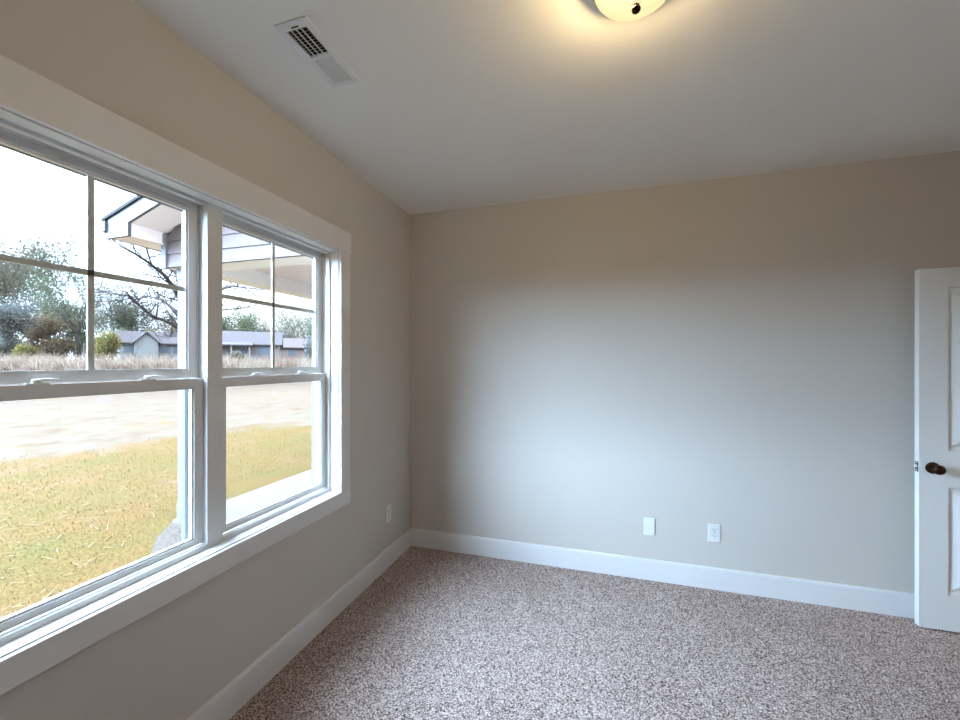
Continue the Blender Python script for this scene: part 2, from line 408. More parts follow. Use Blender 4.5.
kb = MB().lathe([(0.033, 0), (0.033, 0.004), (0.029, 0.008), (0.016, 0.011), (0.011, 0.014), (0.011, 0.030), (0.024, 0.036), (0.0275, 0.046), (0.023, 0.056), (0.002, 0.060)], (kx, dy1, kz), axis=1, sign=1, n=28)
kn = obj('knob', kb, M_bronze, door, smooth=True)
lt = MB().box(dx0 - 0.0015, dx0 + 0.002, 2.936, 2.959, kz - 0.028, kz + 0.029)
lp = obj('latch_plate', lt, M_latch, door); lp['label'] = 'dark metal latch plate'
lb = MB().box(dx0 - 0.010, dx0 - 0.001, 2.941, 2.954, kz - 0.004, kz + 0.010); lb.lathe([(0.004, 0), (0.003, 0.002)], (dx0 - 0.0015, 2.9475, kz - 0.020), axis=0, sign=-1, n=10); lb.lathe([(0.004, 0), (0.003, 0.002)], (dx0 - 0.0015, 2.9475, kz + 0.022), axis=0, sign=-1, n=10)
obj('latch_bolt', lb, M_plate, lp)
for hz in (0.22, 1.03, 1.85):
    hb = MB().lathe([(0.006, -0.045), (0.006, 0.045)], (dx1 + 0.006, dy0 - 0.003, hz), n=12)
    hb.box(dx1 - 0.001, XR - 0.0005, dy0 + 0.002, dy1 - 0.003, hz - 0.044, hz + 0.044)
    obj('hinge', hb, M_bronze, door)

# ------------------------------------------------------------------ ceiling light
LC = Vector((1.63, 1.34, H))
L = thing('ceiling_light', 'flush mount dome ceiling light with cream glass bowl and bronze finial, switched on', 'ceiling light', LC)
pan = MB().lathe([(0.140, 0), (0.147, -0.003), (0.149, -0.009), (0.148, -0.014), (0.143, -0.018), (0.142, -0.022), (0.138, -0.027), (0.132, -0.030), (0.126, -0.0295), (0.02, -0.029)], LC, n=64)
obj('rim', pan, M_brass, L, smooth=True)
bowl_prof = [(0.1285, -0.026)] + [(0.131*math.cos(t), -0.030 - 0.089*math.sin(t)) for t in [i*math.pi/2/14 for i in range(1, 14)]] + [(0.012, -0.1195)]
obj('glass_bowl', MB().lathe(bowl_prof, LC, n=64), M_lampglass, L, smooth=True)
fp = [(r_*0.85, h_ + 0.028) for r_, h_ in [(0.004, -0.128), (0.010, -0.132), (0.019, -0.136), (0.020, -0.141), (0.012, -0.146), (0.009, -0.149), (0.014, -0.154), (0.0165, -0.160), (0.014, -0.166), (0.007, -0.171), (0.001, -0.173)]]
obj('finial', MB().lathe(fp, LC, n=24), M_bronze, L, smooth=True)
pl = bpy.data.lights.new('bulb', 'POINT'); pl.energy = LAMP_W; pl.shadow_soft_size = 0.035; pl.color = (1.0, 0.83, 0.54)
plo = bpy.data.objects.new('bulb', pl); scene.collection.objects.link(plo); plo.parent = L; plo.location = (-0.02, 0.0, -0.065)

# ------------------------------------------------------------------ ceiling register
V = thing('ceiling_vent', 'white two-way air register set in the ceiling near the window wall', 'air vent', ((VX0+VX1)/2, (VY0+VY1)/2, H))
fr = MB()
zt, zm_, zl = H - 0.0005, H - 0.003, H - 0.005
# bevelled face frame (outer thin lip rising to the inner opening)
ox0, ox1, oy0, oy1 = VX0, VX1, VY0, VY1
ix0, ix1, iy0, iy1 = 0.411, 0.498, 1.224, 1.508
def ring(a, b, za, zb):
    A = [(a[0], a[2], za), (a[1], a[2], za), (a[1], a[3], za), (a[0], a[3], za)]
    B = [(b[0], b[2], zb), (b[1], b[2], zb), (b[1], b[3], zb), (b[0], b[3], zb)]
    fr.add(A + B, [(i, (i+1) % 4, 4+(i+1) % 4, 4+i) for i in range(4)])
o_ = (ox0, ox1, oy0, oy1); mid = (ox0+0.012, ox1-0.012, oy0+0.012, oy1-0.012); inn = (ix0, ix1, iy0, iy1)
ring(o_, o_, zt, H - 0.003); ring(o_, mid, H - 0.003, zl); ring(mid, inn, zl, zl); ring(inn, inn, zl, H + 0.004)
ymid = 1.365
fr.box(ix0, ix1, ymid - 0.008, ymid + 0.008, zl, H + 0.003)
obj('face_frame', fr, M_vent, V, fix=False)
dk = MB(); dk.box(cx0 - 0.001, cx0 + 0.001, cy0, cy1, H - 0.004, H + 0.16); dk.box(cx1 - 0.001, cx1 + 0.001, cy0, cy1, H - 0.004, H + 0.16)
dk.box(cx0, cx1, cy0 - 0.001, cy0 + 0.001, H - 0.004, H + 0.16); dk.box(cx0, cx1, cy1 - 0.001, cy1 + 0.001, H - 0.004, H + 0.16); dk.box(cx0, cx1, cy0, cy1, H + 0.158, H + 0.162)
o = obj('duct', dk, M_duct, V); o['label'] = 'dark duct behind the louvres'
def louvres(ya, yb, n, slope):
    for k in range(n):
        yc = ya + (k + 0.5)*(yb - ya)/n
        hy, hz = 0.0055, 0.0055
        s = slope
        lv = MB(); t = 0.0004
        a, b = (yc - s*hy, H - 0.007), (yc + s*hy, H - 0.007 + 2*hz)
        lv.add([(ix0, a[0]-t, a[1]), (ix1, a[0]-t, a[1]), (ix1, b[0]-t, b[1]), (ix0, b[0]-t, b[1]), (ix0, a[0]+t, a[1]), (ix1, a[0]+t, a[1]), (ix1, b[0]+t, b[1]), (ix0, b[0]+t, b[1])],
               [(0,1,2,3), (7,6,5,4), (0,4,5,1), (1,5,6,2), (2,6,7,3), (3,7,4,0)])
        obj('louvre', lv, M_vent, V)
louvres(iy0, ymid - 0.008, 10, 1.0); louvres(ymid + 0.008, iy1, 11, -1.0)
br = MB()
for k in range(1, 4):
    xc = ix0 + k*(ix1 - ix0)/4; br.box(xc - 0.0013, xc + 0.0013, iy0, ymid - 0.008, H - 0.0075, H - 0.004)
obj('divider', br, M_vent, V)
lvr = MB().box(0.444, 0.474, 1.211, 1.2135, zl - 0.004, zl)
obj('damper_lever', lvr, M_latch, V)

# ------------------------------------------------------------------ wall plates
def back_plate(name, label, cat, xc, zc, duplex):
    w, h = 0.074, 0.122
    t = thing(name, label, cat, (xc, D, zc - h/2))
    obj('cover_plate', MB().bbox(xc - w/2, xc + w/2, D - 0.006, D, zc - h/2, zc + h/2, 0.003), M_plate, t)
    if duplex:
        for s in (-1, 1):
            r = obj('receptacle', MB().bbox(xc - 0.017, xc + 0.017, D - 0.0085, D - 0.005, zc + s*0.0205 - 0.0145, zc + s*0.0205 + 0.0145, 0.002), M_plate, t)
            sl = MB()
            for dx, hh in ((-0.0065, 0.0045), (0.0065, 0.0038)): sl.box(xc + dx - 0.0012, xc + dx + 0.0012, D - 0.0089, D - 0.0082, zc + s*0.0205 + 0.003 - hh, zc + s*0.0205 + 0.003 + hh)
            sl.lathe([(0.0024, 0), (0.0024, 0.0005)], (xc, D - 0.0084, zc + s*0.0205 - 0.0085), axis=1, sign=-1, n=10)
            obj('slots', sl, M_slot, r)
        obj('screw', MB().lathe([(0.003, 0), (0.002, 0.001)], (xc, D - 0.006, zc), axis=1, sign=-1, n=10), M_latch, t)
    else:
        obj('jack', MB().bbox(xc - 0.010, xc + 0.010, D - 0.008, D - 0.005, zc - 0.040, zc - 0.022, 0.0015), M_plate, t)
        for s in (-1, 1):
            obj('screw', MB().lathe([(0.003, 0), (0.002, 0.001)], (xc, D - 0.006, zc + s*0.048), axis=1, sign=-1, n=10), M_plate, t)
    return t
back_plate('wall_plate', 'plain white cover plate on the back wall, the one farther from the door', 'wall plate', 1.841, 0.370, False)
back_plate('power_outlet', 'white duplex power outlet on the back wall, the one nearer the door', 'outlet', 2.243, 0.374, True)
oy, oz, w, h = 2.686, 0.388, 0.076, 0.125
t = thing('power_outlet', 'white power outlet low on the window wall, near the room corner', 'outlet', (0, oy, oz - h/2))
obj('cover_plate', MB().bbox(0, 0.006, oy - w/2, oy + w/2, oz - h/2, oz + h/2, 0.003), M_plate, t)
for s in (-1, 1):
    r = obj('receptacle', MB().bbox(0.005, 0.0085, oy - 0.017, oy + 0.017, oz + s*0.0205 - 0.0145, oz + s*0.0205 + 0.0145, 0.002), M_plate, t)
    sl = MB()
    for dy in (-0.0065, 0.0065): sl.box(0.0082, 0.0089, oy + dy - 0.0012, oy + dy + 0.0012, oz + s*0.0205 - 0.001, oz + s*0.0205 + 0.0075)
    obj('slots', sl, M_slot, r)

# ------------------------------------------------------------------ outdoors: ground
GZ = -0.22
def sstep(a, b, t):
    t = np.clip((t - a)/(b - a), 0, 1); return t*t*(3 - 2*t)
def ground_z(x, y):
    d = np.hypot(np.asarray(x, float) - 1.5, np.asarray(y, float))
    return GZ + 0.25*sstep(10, 24, d) + 0.62*sstep(22, 46, d) + 0.5*sstep(46, 80, d)
def ground_material():
    m = bpy.data.materials.new('lawn_and_dirt'); m.use_nodes = True
    nt = m.node_tree; N, K = nt.nodes, nt.links; b = N['Principled BSDF']; b.inputs['Roughness'].default_value = 0.95; b.inputs['Specular IOR Level'].default_value = 0.05
    geo = N.new('ShaderNodeNewGeometry')
    def noise(sc, det, rough=0.6, vec=None):
        n = N.new('ShaderNodeTexNoise'); n.inputs['Scale'].default_value = sc; n.inputs['Detail'].default_value = det; n.inputs['Roughness'].default_value = rough
        K.new(vec or geo.outputs['Position'], n.inputs['Vector']); return n.outputs['Fac']
    def ramp(fac, stops):
        r = N.new('ShaderNodeValToRGB'); cr = r.color_ramp
        cr.elements[0].position, cr.elements[0].color = stops[0]; cr.elements[1].position, cr.elements[1].color = stops[-1]
        for p, c in stops[1:-1]: cr.elements.new(p).color = c
        K.new(fac, r.inputs[0]); return r.outputs[0]
    def mth(op, a, b_=None, c=None):
        n = N.new('ShaderNodeMath'); n.operation = op
        for i, v in enumerate((a, b_, c)):
            if v is None: continue
            if isinstance(v, (int, float)): n.inputs[i].default_value = v
            else: K.new(v, n.inputs[i])
        return n.outputs[0]
    def mix(f, a, b_):
        n = N.new('ShaderNodeMix'); n.data_type = 'RGBA'; K.new(f, n.inputs[0])
        for i, v in ((6, a), (7, b_)):
            if isinstance(v, tuple): n.inputs[i].default_value = v
            else: K.new(v, n.inputs[i])
        return n.outputs[2]
    sep = N.new('ShaderNodeSeparateXYZ'); K.new(geo.outputs['Position'], sep.inputs[0])
    X, Y = sep.outputs[0], sep.outputs[1]
    # rows stretched along the graded direction
    mp = N.new('ShaderNodeMapping'); mp.inputs['Rotation'].default_value = (0, 0, math.radians(-20)); mp.inputs['Scale'].default_value = (1.0, 0.55, 1.0)
    K.new(geo.outputs['Position'], mp.inputs['Vector'])
    wob = mth('MULTIPLY_ADD', noise(0.8, 9, 0.78), 4.4, -2.2)
    # lawn edge: depth along the line from the camera's side of the yard
    e1 = mth('MULTIPLY_ADD', Y, 0.30, mth('MULTIPLY', X, -1.0))      # rises away from the house
    e2 = mth('MULTIPLY_ADD', Y, 0.80, mth('MULTIPLY', X, -0.42))
    edge = mth('ADD', mth('MAXIMUM', mth('SUBTRACT', e1, 9.9), mth('SUBTRACT', e2, 9.9)), wob)
    lawn = mth('SUBTRACT', 1.0, mth('MULTIPLY_ADD', edge, 1.3, 0.5)); 
    cl = N.new('ShaderNodeClamp'); K.new(lawn, cl.inputs[0]); lawn = cl.outputs[0]
    grass = ramp(noise(1.1, 6, 0.62), [(0.28, mul(srgb(136, 128, 72), OUT)), (0.40, mul(srgb(150, 127, 76), OUT)), (0.55, mul(srgb(160, 126, 78), OUT)), (0.72, mul(srgb(166, 138, 104), OUT))])
    fine = ramp(noise(42, 4, 0.7), [(0.30, (0.42, 0.40, 0.36, 1)), (0.52, (0.85, 0.82, 0.78, 1)), (0.75, (1.25, 1.2, 1.15, 1))])
    gm = N.new('ShaderNodeMix'); gm.data_type = 'RGBA'; gm.blend_type = 'MULTIPLY'; gm.inputs[0].default_value = 1
    K.new(grass, gm.inputs[6]); K.new(fine, gm.inputs[7]); grass = gm.outputs[2]
    dirt = ramp(noise(2.4, 9, 0.8, mp.outputs[0]), [(0.34, mul(srgb(110, 82, 60), OUT)), (0.43, mul(srgb(140, 116, 94), OUT)), (0.55, mul(srgb(148, 129, 112), OUT)), (0.70, mul(srgb(155, 138, 122), OUT))])
    litter = ramp(noise(4.5, 9, 0.85, mp.outputs[0]), [(0.40, mul(srgb(96, 72, 62), OUT)), (0.60, mul(srgb(140, 116, 104), OUT))])
    far = mth('MULTIPLY_ADD', mth('ADD', mth('ADD', mth('MULTIPLY', X, -1.0), wob), mth('MULTIPLY', Y, 0.3)), 0.11, -2.05)
    c2 = N.new('ShaderNodeClamp'); K.new(far, c2.inputs[0])
    dirt = mix(c2.outputs[0], dirt, litter)
    weeds = ramp(noise(0.42, 8, 0.72), [(0.585, (0, 0, 0, 1)), (0.66, (0.8, 0.8, 0.8, 1))])
    dirt = mix(weeds, dirt, grass)
    col = mix(lawn, dirt, grass)
    K.new(col, b.inputs['Base Color'])
    bp = N.new('ShaderNodeBump'); bp.inputs['Strength'].default_value = 0.5; bp.inputs['Distance'].default_value = 0.03
    K.new(noise(30, 4), bp.inputs['Height']); K.new(bp.outputs[0], b.inputs['Normal'])
    return m
gx = np.concatenate([np.linspace(-170, -60, 23), np.linspace(-55, 4, 60)]); gy = np.concatenate([np.linspace(-60, -5, 19), np.linspace(-3, 50, 54), np.linspace(55, 150, 20)])
g_ = MB(); XX, YY = np.meshgrid(gx, gy, indexing='ij'); ZZ = ground_z(XX, YY)
g_.v = list(zip(XX.ravel().tolist(), YY.ravel().tolist(), ZZ.ravel().tolist())); ny = len(gy)
g_.f = [(i*ny + j, (i+1)*ny + j, (i+1)*ny + j + 1, i*ny + j + 1) for i in range(len(gx)-1) for j in range(ny-1)]
struct('ground', g_, ground_material(), origin=(0, 0, 0), smooth=True)

# porch slab, planting bed, outer wall continuing behind the porch
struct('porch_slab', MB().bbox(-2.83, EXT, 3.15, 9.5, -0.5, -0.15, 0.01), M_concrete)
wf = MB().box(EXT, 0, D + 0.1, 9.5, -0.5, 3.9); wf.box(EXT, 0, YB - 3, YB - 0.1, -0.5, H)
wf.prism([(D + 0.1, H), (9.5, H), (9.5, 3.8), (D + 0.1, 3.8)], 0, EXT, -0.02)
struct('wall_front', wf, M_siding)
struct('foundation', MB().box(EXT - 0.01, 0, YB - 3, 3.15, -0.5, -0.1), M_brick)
mu = MB()
pts = [(EXT - 0.01, -0.5), (-1.1, -0.4), (-1.5, 0.6), (-1.7, 1.6), (-2.15, 2.45), (-2.62, 2.85), (-2.85, 3.15), (EXT - 0.01, 3.15)]
mu.prism(pts, 2, GZ - 0.05, GZ + 0.03)
struct('planting_bed', mu, M_mulch)

# ------------------------------------------------------------------ porch
P = thing('porch', 'covered porch with gabled roof, white post and pale lap siding beyond the window', 'porch', (-1.5, 3.15, -0.15))
PX, PY, SL = -2.85, 3.09, 0.335
BZ = 2.50
def roof_top(x): return 2.93 + SL*(x + 3.15)
XI = -0.2
# gable siding in laps
for k in range(9):
    z0 = BZ + k*0.136; z1 = z0 + 0.150
    def xl(z): return max(PX, (z - (roof_top(PX) - 0.16))/SL + PX)
    if xl(z0) > XI - 0.05: break
    a, b = xl(z0), min(xl(z1), XI)
    mb = MB()
    yb = PY - 0.016; yt = PY - 0.002
    mb.add([(a, yb, z0), (XI, yb, z0), (XI, yt, z1), (b, yt, z1), (a, PY + 0.02, z0), (XI, PY + 0.02, z0), (XI, PY + 0.02, z1), (b, PY + 0.02, z1)],
           [(0,1,2,3), (4,7,6,5), (0,4,5,1), (3,2,6,7), (0,3,7,4), (1,5,6,2)])
    obj('siding_board', mb, M_siding, P)
obj('corner_board', MB().box(PX - 0.012, PX + 0.05, PY - 0.03, PY + 0.02, BZ - 0.01, 2.85), M_ext, P)
obj('end_beam', MB().box(PX, XI, PY, PY + 0.30, BZ, BZ + 0.30), M_beam, P)
obj('front_beam', MB().box(PX, PX + 0.24, PY + 0.30, 9.4, BZ, BZ + 0.30), M_beam, P)
obj('ceiling_panel', MB().box(PX + 0.24, XI, PY + 0.30, 9.4, 2.66, 2.70), M_soffit, P)
for yy in (3.2, 6.2, 9.2):
    q = MB().box(-2.75, -2.61, yy - 0.05, yy + 0.09, -0.15, BZ); q.bbox(-2.757, -2.603, yy - 0.057, yy + 0.097, -0.15, 0.02, 0.006); q.bbox(-2.757, -2.603, yy - 0.057, yy + 0.097, BZ - 0.12, BZ, 0.006)
    obj('post', q, M_ext, P)
YO = 2.75
# roof plane, rake board, sloped rake soffit, eave box
def slab(x0, x1, zt, th, ya, yb):
    return MB().prism([(x0, zt(x0)), (x1, zt(x1)), (x1, zt(x1) - th), (x0, zt(x0) - th)], 1, ya, yb) if False else \
        MB().add([(x0, ya, zt(x0)), (x1, ya, zt(x1)), (x1, ya, zt(x1)-th), (x0, ya, zt(x0)-th), (x0, yb, zt(x0)), (x1, yb, zt(x1)), (x1, yb, zt(x1)-th), (x0, yb, zt(x0)-th)],
                 [(0,1,2,3), (7,6,5,4), (0,4,5,1), (1,5,6,2), (2,6,7,3), (3,7,4,0)])
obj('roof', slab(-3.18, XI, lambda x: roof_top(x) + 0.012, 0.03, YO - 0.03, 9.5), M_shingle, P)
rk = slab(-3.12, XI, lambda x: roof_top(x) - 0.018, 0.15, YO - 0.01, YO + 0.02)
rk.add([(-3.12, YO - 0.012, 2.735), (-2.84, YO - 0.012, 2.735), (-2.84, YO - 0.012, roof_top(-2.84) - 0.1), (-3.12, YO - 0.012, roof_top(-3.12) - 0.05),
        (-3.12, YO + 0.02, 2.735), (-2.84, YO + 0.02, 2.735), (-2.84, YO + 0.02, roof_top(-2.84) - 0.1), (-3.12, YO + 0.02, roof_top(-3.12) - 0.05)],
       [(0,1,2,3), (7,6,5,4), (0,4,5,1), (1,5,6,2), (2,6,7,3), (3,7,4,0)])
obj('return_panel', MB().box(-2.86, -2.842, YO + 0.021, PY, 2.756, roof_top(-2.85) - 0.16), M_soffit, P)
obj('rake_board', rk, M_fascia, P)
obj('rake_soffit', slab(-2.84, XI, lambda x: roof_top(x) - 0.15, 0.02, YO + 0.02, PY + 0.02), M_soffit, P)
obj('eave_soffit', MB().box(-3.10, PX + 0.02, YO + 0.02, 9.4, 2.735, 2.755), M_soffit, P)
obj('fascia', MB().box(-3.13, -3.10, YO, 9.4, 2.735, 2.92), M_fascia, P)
gt = MB().prism([(-3.13, 2.90), (-3.13, 2.80), (-3.19, 2.80), (-3.225, 2.83), (-3.24, 2.86), (-3.245, 2.895), (-3.235, 2.90), (-3.228, 2.87), (-3.205, 2.83), (-3.14, 2.815), (-3.14, 2.90)], 1, YO - 0.03, 9.4)
gt.prism([(-3.13, 2.80), (-3.19, 2.80), (-3.225, 2.83), (-3.245, 2.895), (-3.13, 2.895)], 1, YO - 0.034, YO - 0.028)
obj('gutter', gt, M_fascia, P)

# ------------------------------------------------------------------ grass blades and straw near the house
rng = np.random.default_rng(5)
def blades(n, xr, yr, keep, hmin, hmax, wid, lay=0.0):
    x = rng.uniform(*xr, n); y = rng.uniform(*yr, n); k = keep(x, y); x, y = x[k], y[k]; n = len(x)
    z = ground_z(x, y); h = rng.uniform(hmin, hmax, n); a = rng.uniform(0, 2*np.pi, n); w = rng.uniform(0.6, 1.3, n)*wid
    lean = rng.uniform(0.2, 1.0, n)*h*(1.0 + lay); b = a + rng.normal(0, 0.8, n) + 1.57
    ux, uy = np.cos(a)*w/2, np.sin(a)*w/2
    tz = z + h*(1.0 if lay == 0 else 0.18)
    tx, ty = x + np.cos(b)*lean, y + np.sin(b)*lean
    zz = z + (0 if lay == 0 else 0.012)
    v = np.empty((n, 3, 3)); v[:, 0] = np.stack([x-ux, y-uy, zz], 1); v[:, 1] = np.stack([x+ux, y+uy, zz], 1); v[:, 2] = np.stack([tx, ty, tz], 1)
    mb = MB(); mb.v = v.reshape(-1, 3).tolist(); mb.f = np.arange(3*n).reshape(-1, 3).tolist(); return mb
def lawn_keep(x, y):
    e = np.maximum(-x + 0.30*y - 9.9, -0.42*x + 0.8*y - 9.9)
    bed = (x > -2.85) & (y > 3.1)
    bed2 = (x > -1.6 - 0.62*np.clip(y - 0.8, 0, 3)) & (y > -0.6)
    return (e < rng.normal(0, 0.5, len(x)) - 0.3) & ~bed & ~bed2 & (x < -0.3)
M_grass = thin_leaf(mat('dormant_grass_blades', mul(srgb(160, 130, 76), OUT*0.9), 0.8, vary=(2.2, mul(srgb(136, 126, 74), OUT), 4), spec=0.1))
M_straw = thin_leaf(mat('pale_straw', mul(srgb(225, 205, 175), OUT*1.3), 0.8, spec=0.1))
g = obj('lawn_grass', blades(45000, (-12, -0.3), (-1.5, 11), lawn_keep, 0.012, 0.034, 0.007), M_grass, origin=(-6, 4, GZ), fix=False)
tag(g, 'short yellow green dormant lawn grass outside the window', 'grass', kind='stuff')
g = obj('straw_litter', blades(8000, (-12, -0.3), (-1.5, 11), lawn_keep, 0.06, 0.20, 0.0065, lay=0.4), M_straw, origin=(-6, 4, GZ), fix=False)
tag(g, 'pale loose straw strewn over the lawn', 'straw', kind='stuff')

# ------------------------------------------------------------------ far scenery helpers
SY, CYW = math.sin(YAW), math.cos(YAW)
def at(u, depth):
    """ground point seen in direction u of the photograph at a given distance along the view axis"""
    l = (u - 480.0)/F_PX*depth
    x = EYE.x - SY*depth + CYW*l; y = CYW*depth + SY*l
    return x, y, float(ground_z(x, y))

# tall dry grass band
def band(n, d0, d1, hmin, hmax, wid, u0, u1):
    u = rng.uniform(u0, u1, n); d = rng.uniform(d0, d1, n)
    cl = 0.55 + 0.45*np.sin(u*0.31 + 1.3*np.sin(d*0.9)) * np.sin(u*0.113 + d*0.4)
    l = (u - 480)/F_PX*d; x = EYE.x - SY*d + CYW*l; y = CYW*d + SY*l; z = ground_z(x, y)
    h = rng.uniform(hmin, hmax, n)*(0.22 + 0.78*cl); a = rng.uniform(0, 2*np.pi, n); w = rng.uniform(0.6, 1.4, n)*wid
    b = rng.uniform(0, 2*np.pi, n); ln = rng.uniform(0.2, 1.0, n)*h
    ux, uy = np.cos(a)*w/2, np.sin(a)*w/2
    v = np.empty((n, 3, 3)); v[:, 0] = np.stack([x-ux, y-uy, z - 0.05], 1); v[:, 1] = np.stack([x+ux, y+uy, z - 0.05], 1)
    v[:, 2] = np.stack([x + np.cos(b)*ln, y + np.sin(b)*ln, z + h], 1)
    mb = MB(); mb.v = v.reshape(-1, 3).tolist(); mb.f = np.arange(3*n).reshape(-1, 3).tolist(); return mb
M_dry = thin_leaf(mat('tall_dry_grass', mul(srgb(232, 208, 188), OUT), 0.9, vary=(0.9, mul(srgb(150, 120, 100), OUT*0.9), 6), spec=0.05))
g = obj('tall_dry_grass', band(26000, 34, 47, 0.5, 2.1, 0.10, -90, 335), M_dry, origin=(*at(120, 40),), fix=False)
tag(g, 'band of tall pale dry grass along the far edge of the dirt field', 'dry grass', kind='stuff')

M_bark = mat('grey_bark', mul(srgb(98, 92, 92), OUT), 0.9, vary=(3, mul(srgb(82, 78, 80), OUT), 4), spec=0.1)
M_bark_dark = mat('dark_bark', mul(srgb(104, 96, 96), OUT), 0.9, spec=0.1)
def leaf_mat(name, c1, c2):
    return thin_leaf(mat(name, c1, 0.85, vary=(0.45, c2, 5), spec=0.08), 0.28)
LEAF = {  # distance haze is put into these paled leaf colours
    'grey': leaf_mat('hazy_grey_green_leaf', mul(srgb(150, 146, 126), OUT), mul(srgb(172, 166, 148), OUT)),
    'green': leaf_mat('hazy_green_leaf', mul(srgb(128, 138, 108), OUT), mul(srgb(156, 158, 132), OUT)),
    'yellow': leaf_mat('yellow_green_leaf', mul(srgb(190, 180, 110), OUT), mul(srgb(170, 166, 120), OUT)),
    'russet': leaf_mat('russet_leaf', mul(srgb(176, 150, 122), OUT), mul(srgb(180, 164, 138), OUT)),
    'blue': leaf_mat('blue_grey_leaf', mul(srgb(132, 136, 136), OUT), mul(srgb(158, 160, 154), OUT)),
}
def tree(name, label, cat, u, depth, top_v, width_px, leaf=None, n_leaf=3000, leaf_size=0.32, trunk_r=None, seed=1, levels=4, spread=0.9, base_frac=0.25, bark=None, lean=(0, 0), leaf_low=0.15, group=None):
    """a tree whose crown reaches image row top_v when seen from the room"""
    R = random.Random(seed)
    x, y, z = at(u, depth)
    Ht = EYE.z + (CY - top_v)/F_PX*depth - z
    rad = width_px/F_PX*depth/2
    root = thing(name, label, cat, (x, y, z), group)
    tr_ = trunk_r or Ht*0.018
    br_ = MB(); tk = MB()
    tips = []
    def grow(p, d, L, r, lv):
        n = 3 if lv < levels else 2
        q = p
        for i in range(n):
            d = (d + Vector((R.uniform(-.22, .22), R.uniform(-.22, .22), R.uniform(-.08, .16)))).normalized()
            q2 = q + d*(L/n); r2 = r*0.84
            (tk if lv == 0 else br_).tube(q, q2, r, r2, 6 if lv < 2 else 4); q, r = q2, r2
            if lv >= 2: tips.append(q.copy())
            if 0 < lv < levels and i < n - 1 and R.random() < 0.75:
                side = Vector((R.uniform(-1, 1), R.uniform(-1, 1), R.uniform(-0.1, 0.7))).normalized()
                grow(q, (d*0.6 + side*0.9).normalized(), L*0.62, r*0.6, lv + 1)
        if lv < levels:
            k = R.choice((2, 3)) if lv else R.choice((4, 5))
            a0 = R.uniform(0, 6.28)
            for j in range(k):
                a = a0 + j*6.283/k + R.uniform(-.4, .4)
                side = Vector((math.cos(a), math.sin(a), R.uniform(0.1, 0.8)))
                grow(q, (d*(1 - 0.45*spread) + side*spread*(0.9 if lv == 0 else 0.6)).normalized(), L*R.uniform(0.6, 0.85) if lv else Ht*R.uniform(0.24, 0.34), r*0.68, lv + 1)
    grow(Vector((x, y, z - 0.1)), Vector((lean[0], lean[1], 1)).normalized(), Ht*base_frac, tr_, 0)
    # fit the branches to the wanted height and spread
    allv = np.array(br_.v + tk.v); hz = np.percentile(allv[:, 2], 97) - z; hr = np.percentile(np.hypot(allv[:, 0]-x, allv[:, 1]-y), 97)
    sx, sz = rad/max(hr, 0.1), Ht/hz
    def fit(vs): return [(x + (p[0]-x)*(sx if p[2] > z + Ht*0.1 else min(sx, 1.0)), y + (p[1]-y)*(sx if p[2] > z + Ht*0.1 else min(sx, 1.0)), z + (p[2]-z)*sz) for p in vs]
    br_.v = fit(br_.v); tk.v = fit(tk.v); tips = fit([t_[:] for t_ in tips])
    obj('trunk', tk, bark or M_bark, root, fix=False); obj('branches', br_, bark or M_bark, root, fix=False)
    if leaf:
        rs = np.random.default_rng(seed); n_leaf *= 3; leaf_size *= 0.52
        T = np.array(tips); T = T[T[:, 2] > z + Ht*leaf_low]
        c = T[rs.integers(0, len(T), n_leaf)] + rs.normal(0, 0.035*Ht + 0.12, (n_leaf, 3))
        c[:, 2] = np.maximum(c[:, 2], z + 0.2)
        a = rs.normal(size=(n_leaf, 3)); a /= np.linalg.norm(a, axis=1, keepdims=True); b = np.cross(a, rs.normal(size=(n_leaf, 3))); b /= np.linalg.norm(b, axis=1, keepdims=True)
        s = leaf_size*rs.uniform(0.5, 1.2, (n_leaf, 1))
        v = np.stack([c - a*s, c + b*s*0.5, c + a*s, c - b*s*0.5], 1)
        mb = MB(); mb.v = v.reshape(-1, 3).tolist(); mb.f = np.arange(4*n_leaf).reshape(-1, 4).tolist()
        obj('foliage', mb, LEAF[leaf], root, fix=False)
    return root
